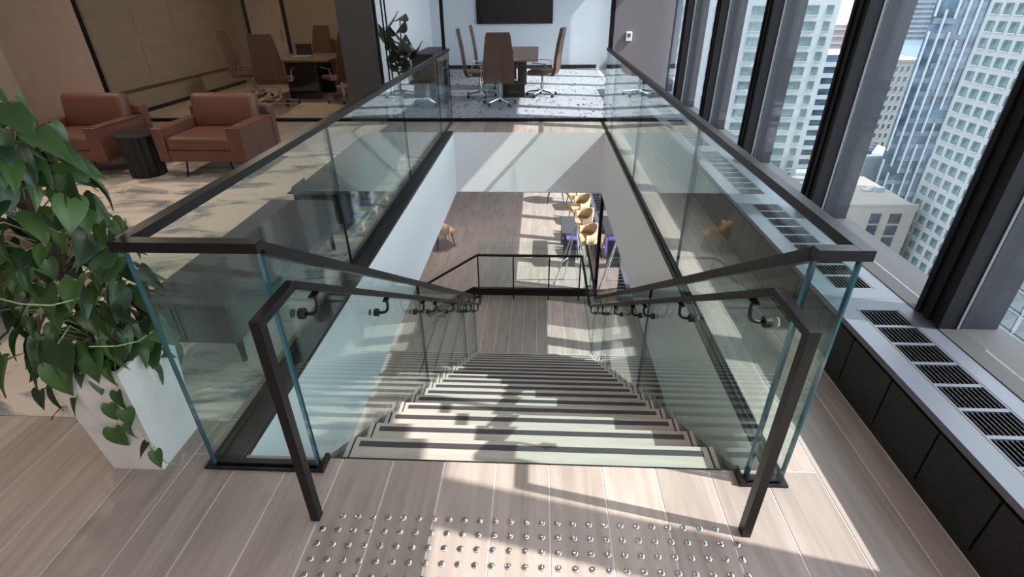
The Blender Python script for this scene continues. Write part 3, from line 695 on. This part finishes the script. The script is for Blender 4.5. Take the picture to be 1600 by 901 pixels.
# ------------------------------------------------------------------ lower-floor things
def tub_chair(label, loc, rz):
    global tub
    if tub is None:
        t = thing('tub_chair', label, 'chair', (0,0,0))
        MB().rbox(-.28,.28,-.26,.28,.36,.47,.05,4).build('seat', M['tan'], t, True)
        n = 13; vs = []; fs = []
        for i in range(n):
            a = math.pi*(1.06-1.12*i/(n-1)); h = .80-.16*abs(math.cos(a))**2
            for r, z in ((.27,.40),(.31,.40),(.33,h),(.285,h)): vs.append((r*math.cos(a)*1.05, -r*math.sin(a)*.95+.02, z))
        for i in range(n-1):
            for j in range(4): fs.append((i*4+j, i*4+(j+1)%4, (i+1)*4+(j+1)%4, (i+1)*4+j))
        fs += [(0,1,2,3), tuple((n-1)*4+j for j in (3,2,1,0))]
        MB().add(vs, fs).build('backrest', M['tan'], t, True)
        for sx in (-1,1):
            for sy in (-1,1): MB().tube([(sx*.2,sy*.19,.37),(sx*.25,sy*.25,0)], [.016,.010], 6).build('leg', M['blackm'], t)
        tub = t
    else: t = copy_tree(tub)
    tag(t, label, 'chair', 'tan tub chairs on the lower floor'); t.location = loc; t.rotation_euler = (0,0,rz); return t
tub = None
for k, (y, lb) in enumerate([(9.98,'tan tub chair on the lower floor nearest the landing'), (11.0,'second tan tub chair from the landing along the lower windows'), (12.1,'third tan tub chair from the landing along the lower windows'), (13.2,'fourth tan tub chair from the landing along the lower windows')]):
    tub_chair(lb, (1.20-.02*(k%2), y, LF), math.pi/2+.2)
tub_chair('lone tan tub chair on the lower floor below the left fascia', (-2.42, 10.45, LF), -.9)
tub_chair('tan tub chair across from the window row, far lower floor', (.58, 13.75, LF), -math.pi/2)
t = thing('high_table', 'dark grey slab table beside the wire stool on the lower floor', 'table', (.78, 9.95, LF))
MB().rbox(-.18,.18,-.7,.7,.70,.74,.01,2).build('table_top', M['grey'], t)
for s in (-1,1): MB().box(-.15,.15,s*.6-.03,s*.6+.03,0,.70).build('leg_panel', M['grey'], t)
t = thing('wire_easel', 'tall white rod stand with splayed legs just beyond the landing rail', 'stand', (.80, 8.35, LF))
wht = mat('white_rod', (.7,.7,.7), .4)
ap = (.02, 0, 1.50); feet = [(-.43,-.12,0),(-.16,.36,0),(.42,-.14,0),(.22,.34,0)]
for f in feet: MB().tube([ap, f], .013, 6).build('leg', wht, t)
mid = [tuple(Vector(f).lerp(Vector(ap), .42)) for f in (feet[0], feet[1], feet[3], feet[2])]
for a, b in zip(mid[:-1], mid[1:]): MB().tube([a, b], .008, 6).build('crossbar', wht, t)
MB().lathe([(.02,1.485),(.026,1.50),(.02,1.52)], 10, (.02,0,0)).build('apex_cap', M['linet'], t)
jk = MB().rbox(-.12,.14,-.17,.17,0,.05,.02,3).rbox(.145,.185,-.15,.15,-.36,.045,.018,3)
jk.build('folded_jacket', M['purple']).location = (.80, 9.32, LF+.741)
tag(bpy.data.objects['folded_jacket'], 'purple jacket draped over the edge of the grey slab table', 'jacket')
# glossy glass screen right of the landing
o = struct(MB().box(1.26, 1.34, 8.14, 8.24, LF, ZF-.021).build('window_40', M['mull']))
MB().box(1.292, 1.304, 5.6, 8.16, LF, ZF-.021).build('pane', M['dpane'], o)
MB().box(1.28, 1.32, 5.6, 8.16, LF, LF+.04).build('base_rail', M['mull'], o)

# ------------------------------------------------------------------ fill lamps on the ceilings, added out of view to brighten the rooms
def fill_lamp(label, x, y, z, power, size=.17, col=(1,.86,.70)):
    t = thing('fill_light', label, 'ceiling light', (x, y, z))
    MB().lathe([(.09,0),(.10,-.004),(.10,-.012),(.085,-.012)], 20).build('trim_ring', M['white'], t)
    MB().lathe([(.08,-.0125),(.02,-.0135)], 20).build('diffuser', M['lamp'], t)
    ld = bpy.data.lights.new('fill_bulb', 'AREA'); ld.shape = 'DISK'; ld.size = size; ld.energy = power; ld.color = col
    lo = bpy.data.objects.new('fill_bulb', ld); C.objects.link(lo); lo.parent = t; lo.location = (0,0,-.03)
for n, (x, y) in enumerate([(-5.6,1.6),(-5.6,4.6),(-3.2,1.6),(-3.2,4.6)]):  # unseen warm lamps put in as lounge fill light
    fill_lamp('unseen warm lounge fill lamp above the %s' % ['rug by the left wall','left armchair','near rug edge','right armchair'][n], x, y, CEIL-.001, 14)
for n, (x, y, p) in enumerate([(.2,-2.6,17),(.2,1.4,8),(.2,4.8,8),(-1.9,-2.6,12)]):  # neutral lamps added to lift the ambient around the stairs
    fill_lamp('added neutral fill lamp above the %s' % ['floor behind the camera','top of the stairs','far part of the stairwell','floor behind the planter'][n], x, y, CEIL-.001, p, .17, (1,.97,.93))
fill_lamp('unseen warm fill lamp above the dim room table', -4.8, 9.2, CEIL-.001, 14, .17, (1,.8,.6))  # unseen lamp put in as fill light for the brown room
fill_lamp('added fill lamp above the walnut table before the screen', -.7, 10.2, CEIL-.001, 18, .17, (1,.97,.95))  # unseen lamp added to fill the bright room
fill_lamp('added fill lamp on the lower ceiling past the landing', -2.2, 10.5, ZF-.021, 26, .17, (1,.92,.84))  # this lamp and the next are added to brighten the lower floor
fill_lamp('added fill lamp on the lower ceiling left of the stairs', -3.2, 4.0, ZF-.021, 30, .17, (1,.92,.84))

# ------------------------------------------------------------------ the city outside
CG = -112
city_w = mat('tower_white_precast', (.27,.285,.295), .8, noise=((.2,.2,.2), .04))
city_p = mat('tower_pinkish_precast', (.255,.248,.256), .8, noise=((.2,.2,.2), .04))
city_t = mat('tan_stone', (.225,.20,.175), .85, noise=((.15,.15,.15), .06))
city_g = mat('window_green_glass', (.075,.115,.11), .12, 0, .6, noise=((.35,.35,.35), .6))
city_b = mat('blue_curtain_glass', (.085,.125,.165), .10, 0, .6, noise=((.25,.25,.45), .6))
city_d = mat('dark_window_glass', (.035,.042,.048), .15, 0, .6, noise=((.4,.4,.4), .5))
city_l = mat('pale_blue_cladding', (.25,.31,.37), .6, noise=((.1,.1,.1), .05))
city_f = mat('white_fin_metal', (.40,.44,.47), .4)
struct(MB().box(10, 700, -400, 900, CG-1, CG).build('ground', mat('street_grey', (.14,.147,.155), .9, noise=((.03,.03,.03), .35))))
def building(name, label, x0, x1, y0, y1, ztop, m):
    t = thing(name, label, 'building', ((x0+x1)/2, (y0+y1)/2, CG))
    MB().box(-(x1-x0)/2, (x1-x0)/2, -(y1-y0)/2, (y1-y0)/2, 0, ztop-CG).build('wall', m, t)
    t['c'] = 0; del t['c']
    return t, (x0+x1)/2, (y0+y1)/2
def win_mesh(w, h, axis, n=2, m=None, fm=None):
    mb = MB()
    p = w/n
    for k in range(n):
        a, b = -w/2+k*p+.05, -w/2+(k+1)*p-.05
        if axis == 'y': mb.box(a, b, -.12, .02, -h/2, h/2, 0)
        else: mb.box(-.12, .02, a, b, -h/2, h/2, 0)
    if axis == 'y': mb.box(-w/2-.1, w/2+.1, -.25, .02, -h/2-.22, -h/2-.05, 1)
    else: mb.box(-.25, .02, -w/2-.1, w/2+.1, -h/2-.22, -h/2-.05, 1)
    return mb.mesh('window', [m or city_g, fm or city_w])
# white slab tower straight across (facade parallel to our windows)
t, cx, cy = building('apartment_tower', 'off-white tower with rows of green paired windows, right of the blue tower', 80, 104, 70, 106.6, 22, city_p)
wm = win_mesh(1.75, 1.62, 'x')
for r in range(21):
    for c in range(9):
        inst('window', wm, t, (80-cx, 104.9-c*2.68-cy, -1.05-r*2.76-CG))
for r in range(7):
    for c in range(9, 12): inst('window', wm, t, (80-cx, 104.9-c*2.68-cy, -34-r*2.76-CG))
for y in (94.2, 92.9): MB().box(80-.35-cx, 80-cx, y-cy, y+.14-cy, 10, 130).build('facade_pipe', M['fin'], t)
# condominium facing the camera, seen between the left mullions
t, cx, cy = building('apartment_tower', 'white condominium with wide window bands seen between the left mullions', 22, 63.2, 125, 150, 24, city_w)
wm1 = win_mesh(2.7, 1.75, 'y', 2); wm2 = win_mesh(1.5, 1.75, 'y', 2)
for r in range(15):
    for x, w in ((26,wm1),(30.3,wm1),(35.2,wm2),(38.6,wm1),(43.1,wm2),(46.4,wm1),(50.4,wm2),(54.0,wm1),(57.6,wm1),(61.2,wm2)):
        inst('window', w, t, (x-cx, 125-cy, -1.6-r*3.0-CG))
# blue glass tower
cx, cy = 92, 131
t = thing('glass_tower', 'blue glass tower with staggered white vertical fins', 'building', (cx, cy, CG))
MB().prism([(84.4-cx,128-cy),(99-cx,128-cy),(103.5-cx,133.8-cy),(89.2-cx,133.8-cy)], 'z', 0, 40-CG).build('wall', city_b, t)
rb = random.Random(3)
for k in range(6):
    x = 84.9+k*2.15
    z = -60+rb.uniform(0,4)
    while z < 5:
        l = rb.uniform(14, 34); MB().box(x-.14-cx, x+.14-cx, 127.55-cy, 128.02-cy, z-CG, min(z+l, 12)-CG).build('fin', city_f, t); z += l+rb.uniform(1,4)
pm = MB().box(-1.1, 1.1, -.08, .01, -.55, .55).mesh('spandrel', mat('pale_spandrel', (.15,.20,.22), .3))
for k in range(110): inst('spandrel', pm, t, (rb.uniform(86, 95.5)-cx, 128-cy, -1-round(rb.uniform(0,17))*3.0-CG))
bm_ = MB().box(-.9,.9,-1.0,0,-.12,.12).box(-.9,.9,-1.0,-.92,.12,1.0).mesh('balcony', city_f)
for r in range(20): inst('balcony', bm_, t, (98.1-cx, 128-cy, 1-r*2.9-CG))
MB().box(96.0-cx, 97.0-cx, 127.8-cy, 128-cy, 0, 130).build('corner_panel', city_l, t)
# louvred tower far behind
t, cx, cy = building('louvred_tower', 'distant pale tower with horizontal louvre lines at the top of the window', 150, 168, 240, 262, 60, city_l)
for r in range(11): MB().box(-8.8, 8.8, -11.5, -10.9, .0, .85).build('louvre', city_d, t).location = (0, 0, 0+2-r*1.75-CG)
# art-deco block
t, cx, cy = building('stone_building', 'pale stone block with small square windows beside the blue tower', 96.5, 107, 158, 176, -14.8, mat('pale_stone', (.28,.272,.26), .85))
sw = win_mesh(.75, 1.25, 'y', 1, city_d, city_w)
for r in range(13):
    for c in range(6): inst('window', sw, t, (97.9+c*1.6-cx, 158-cy, -17.2-r*2.6-CG))
MB().box(-5.5,5.5,-9.3,-9,-14.8-CG-.6,-14.8-CG).build('cornice', city_t, t)
# white roofed hall in front of it
t, cx, cy = building('white_hall', 'low white flat-roofed hall below the stone block', 84.5, 94, 134.2, 150, -35.5, city_w)
MB().box(-4.75,4.75,-7.9,7.9,-35.5-CG,-35.1-CG).build('roof', city_f, t)
for k in range(4): MB().box(-4+k*2.2,-2.6+k*2.2,-6+k*3,-4+k*3,-35.1-CG,-34.2-CG).build('roof_unit', M['sill'], t)
# tan office block
t, cx, cy = building('office_block', 'tan stone office block with vertical window strips below the white hall', 50, 76.5, 100, 120, -36, city_t)
for x0, x1 in ((67.9,69.9),(71.7,73.9)):
    for r in range(9):
        MB().box(x0-cx, x1-cx, 99.85-cy, 100-cy, -39.6-r*2.6-CG, -37.5-r*2.6-CG).build('window', city_d, t)
rr = random.Random(8)
for k in range(16):
    x, y = rr.uniform(-12, 12), rr.uniform(-9, 8); w, h = rr.uniform(.6,2.2), rr.uniform(.3,1.0)
    MB().box(x-w, x+w, y-.6, y+.6, -36-CG, -36-CG+h).build('roof_unit', city_w, t)
MB().box(-13.25,13.25,-10.1,-9.7,-36-CG,-35.5-CG).build('parapet', city_t, t)
# teal balconied tower, pink tower, white hall on the left
t, cx, cy = building('balcony_tower', 'teal glass tower with stacked balconies behind the condominium', 79.5, 92, 160, 176, -13.6, city_b)
bb = MB().box(-2.6,2.6,-1.2,0,-.15,.15).box(-2.6,2.6,-1.2,-1.1,.15,1.1).mesh('balcony', city_f)
for r in range(11):
    for c in range(2): inst('balcony', bb, t, (82.4+c*6-cx, 160-cy, -16.5-r*2.9-CG))
t, cx, cy = building('brick_tower', 'distant pink brick tower beyond the balconied tower', 148, 166, 300, 320, -13, mat('pink_brick', (.24,.165,.165), .8))
for r in range(8): MB().box(-8.6,8.6,-10.2,-10,-.5,.5).build('window_band', city_w, t).location = (0,0,-15-r*3.2-CG)
t, cx, cy = building('white_depot', 'bright white low roof seen just above the right guard rail', 64.5, 83.2, 140, 156, -45, city_w)
for k in range(8): MB().box(-8.9+k*2.2,-8.7+k*2.2,-8.1,-8,-45-CG-9,-45-CG-.3).build('rib', M['sill'], t)
# dark gridded building, lower right
t, cx, cy = building('gridded_building', 'dark gridded facade low in the rightmost window bay', 62, 79, 20, 68, -22, mat('grid_concrete', (.17,.165,.165), .8))
gw = win_mesh(2.2, 2.1, 'x', 1, city_d, city_d)
for r in range(14):
    for c in range(12): inst('window', gw, t, (62-cx, 66.4-c*2.8-cy, -25-r*2.7-CG))
rr = random.Random(21)
for k, (x, y, w, dpt, z) in enumerate([(120,120,18,20,-60),(55,170,16,16,-58),(110,190,25,20,-50),(140,160,20,24,-66),(45,190,20,20,-70),(180,220,26,26,-50),(120,230,22,22,-55),(220,260,30,30,-60)]):
    t, cx, cy = building('city_block', ['grey flat block behind the blue tower','low grey block left of the white hall','pale block behind the stone building','wide low block far right','low grey block behind the condominium','distant block near the louvred tower','distant block behind the balconied tower','farthest low block on the skyline'][k], x-w/2, x+w/2, y-dpt/2, y+dpt/2, z, [city_w, city_p, city_t][k % 3])
    for r in range(6): MB().box(-w/2+.6, w/2-.6, -dpt/2-.1, -dpt/2, z-CG-3.5-r*4, z-CG-1.5-r*4).build('window_band', city_d, t)
bpy.context.view_layer.update()
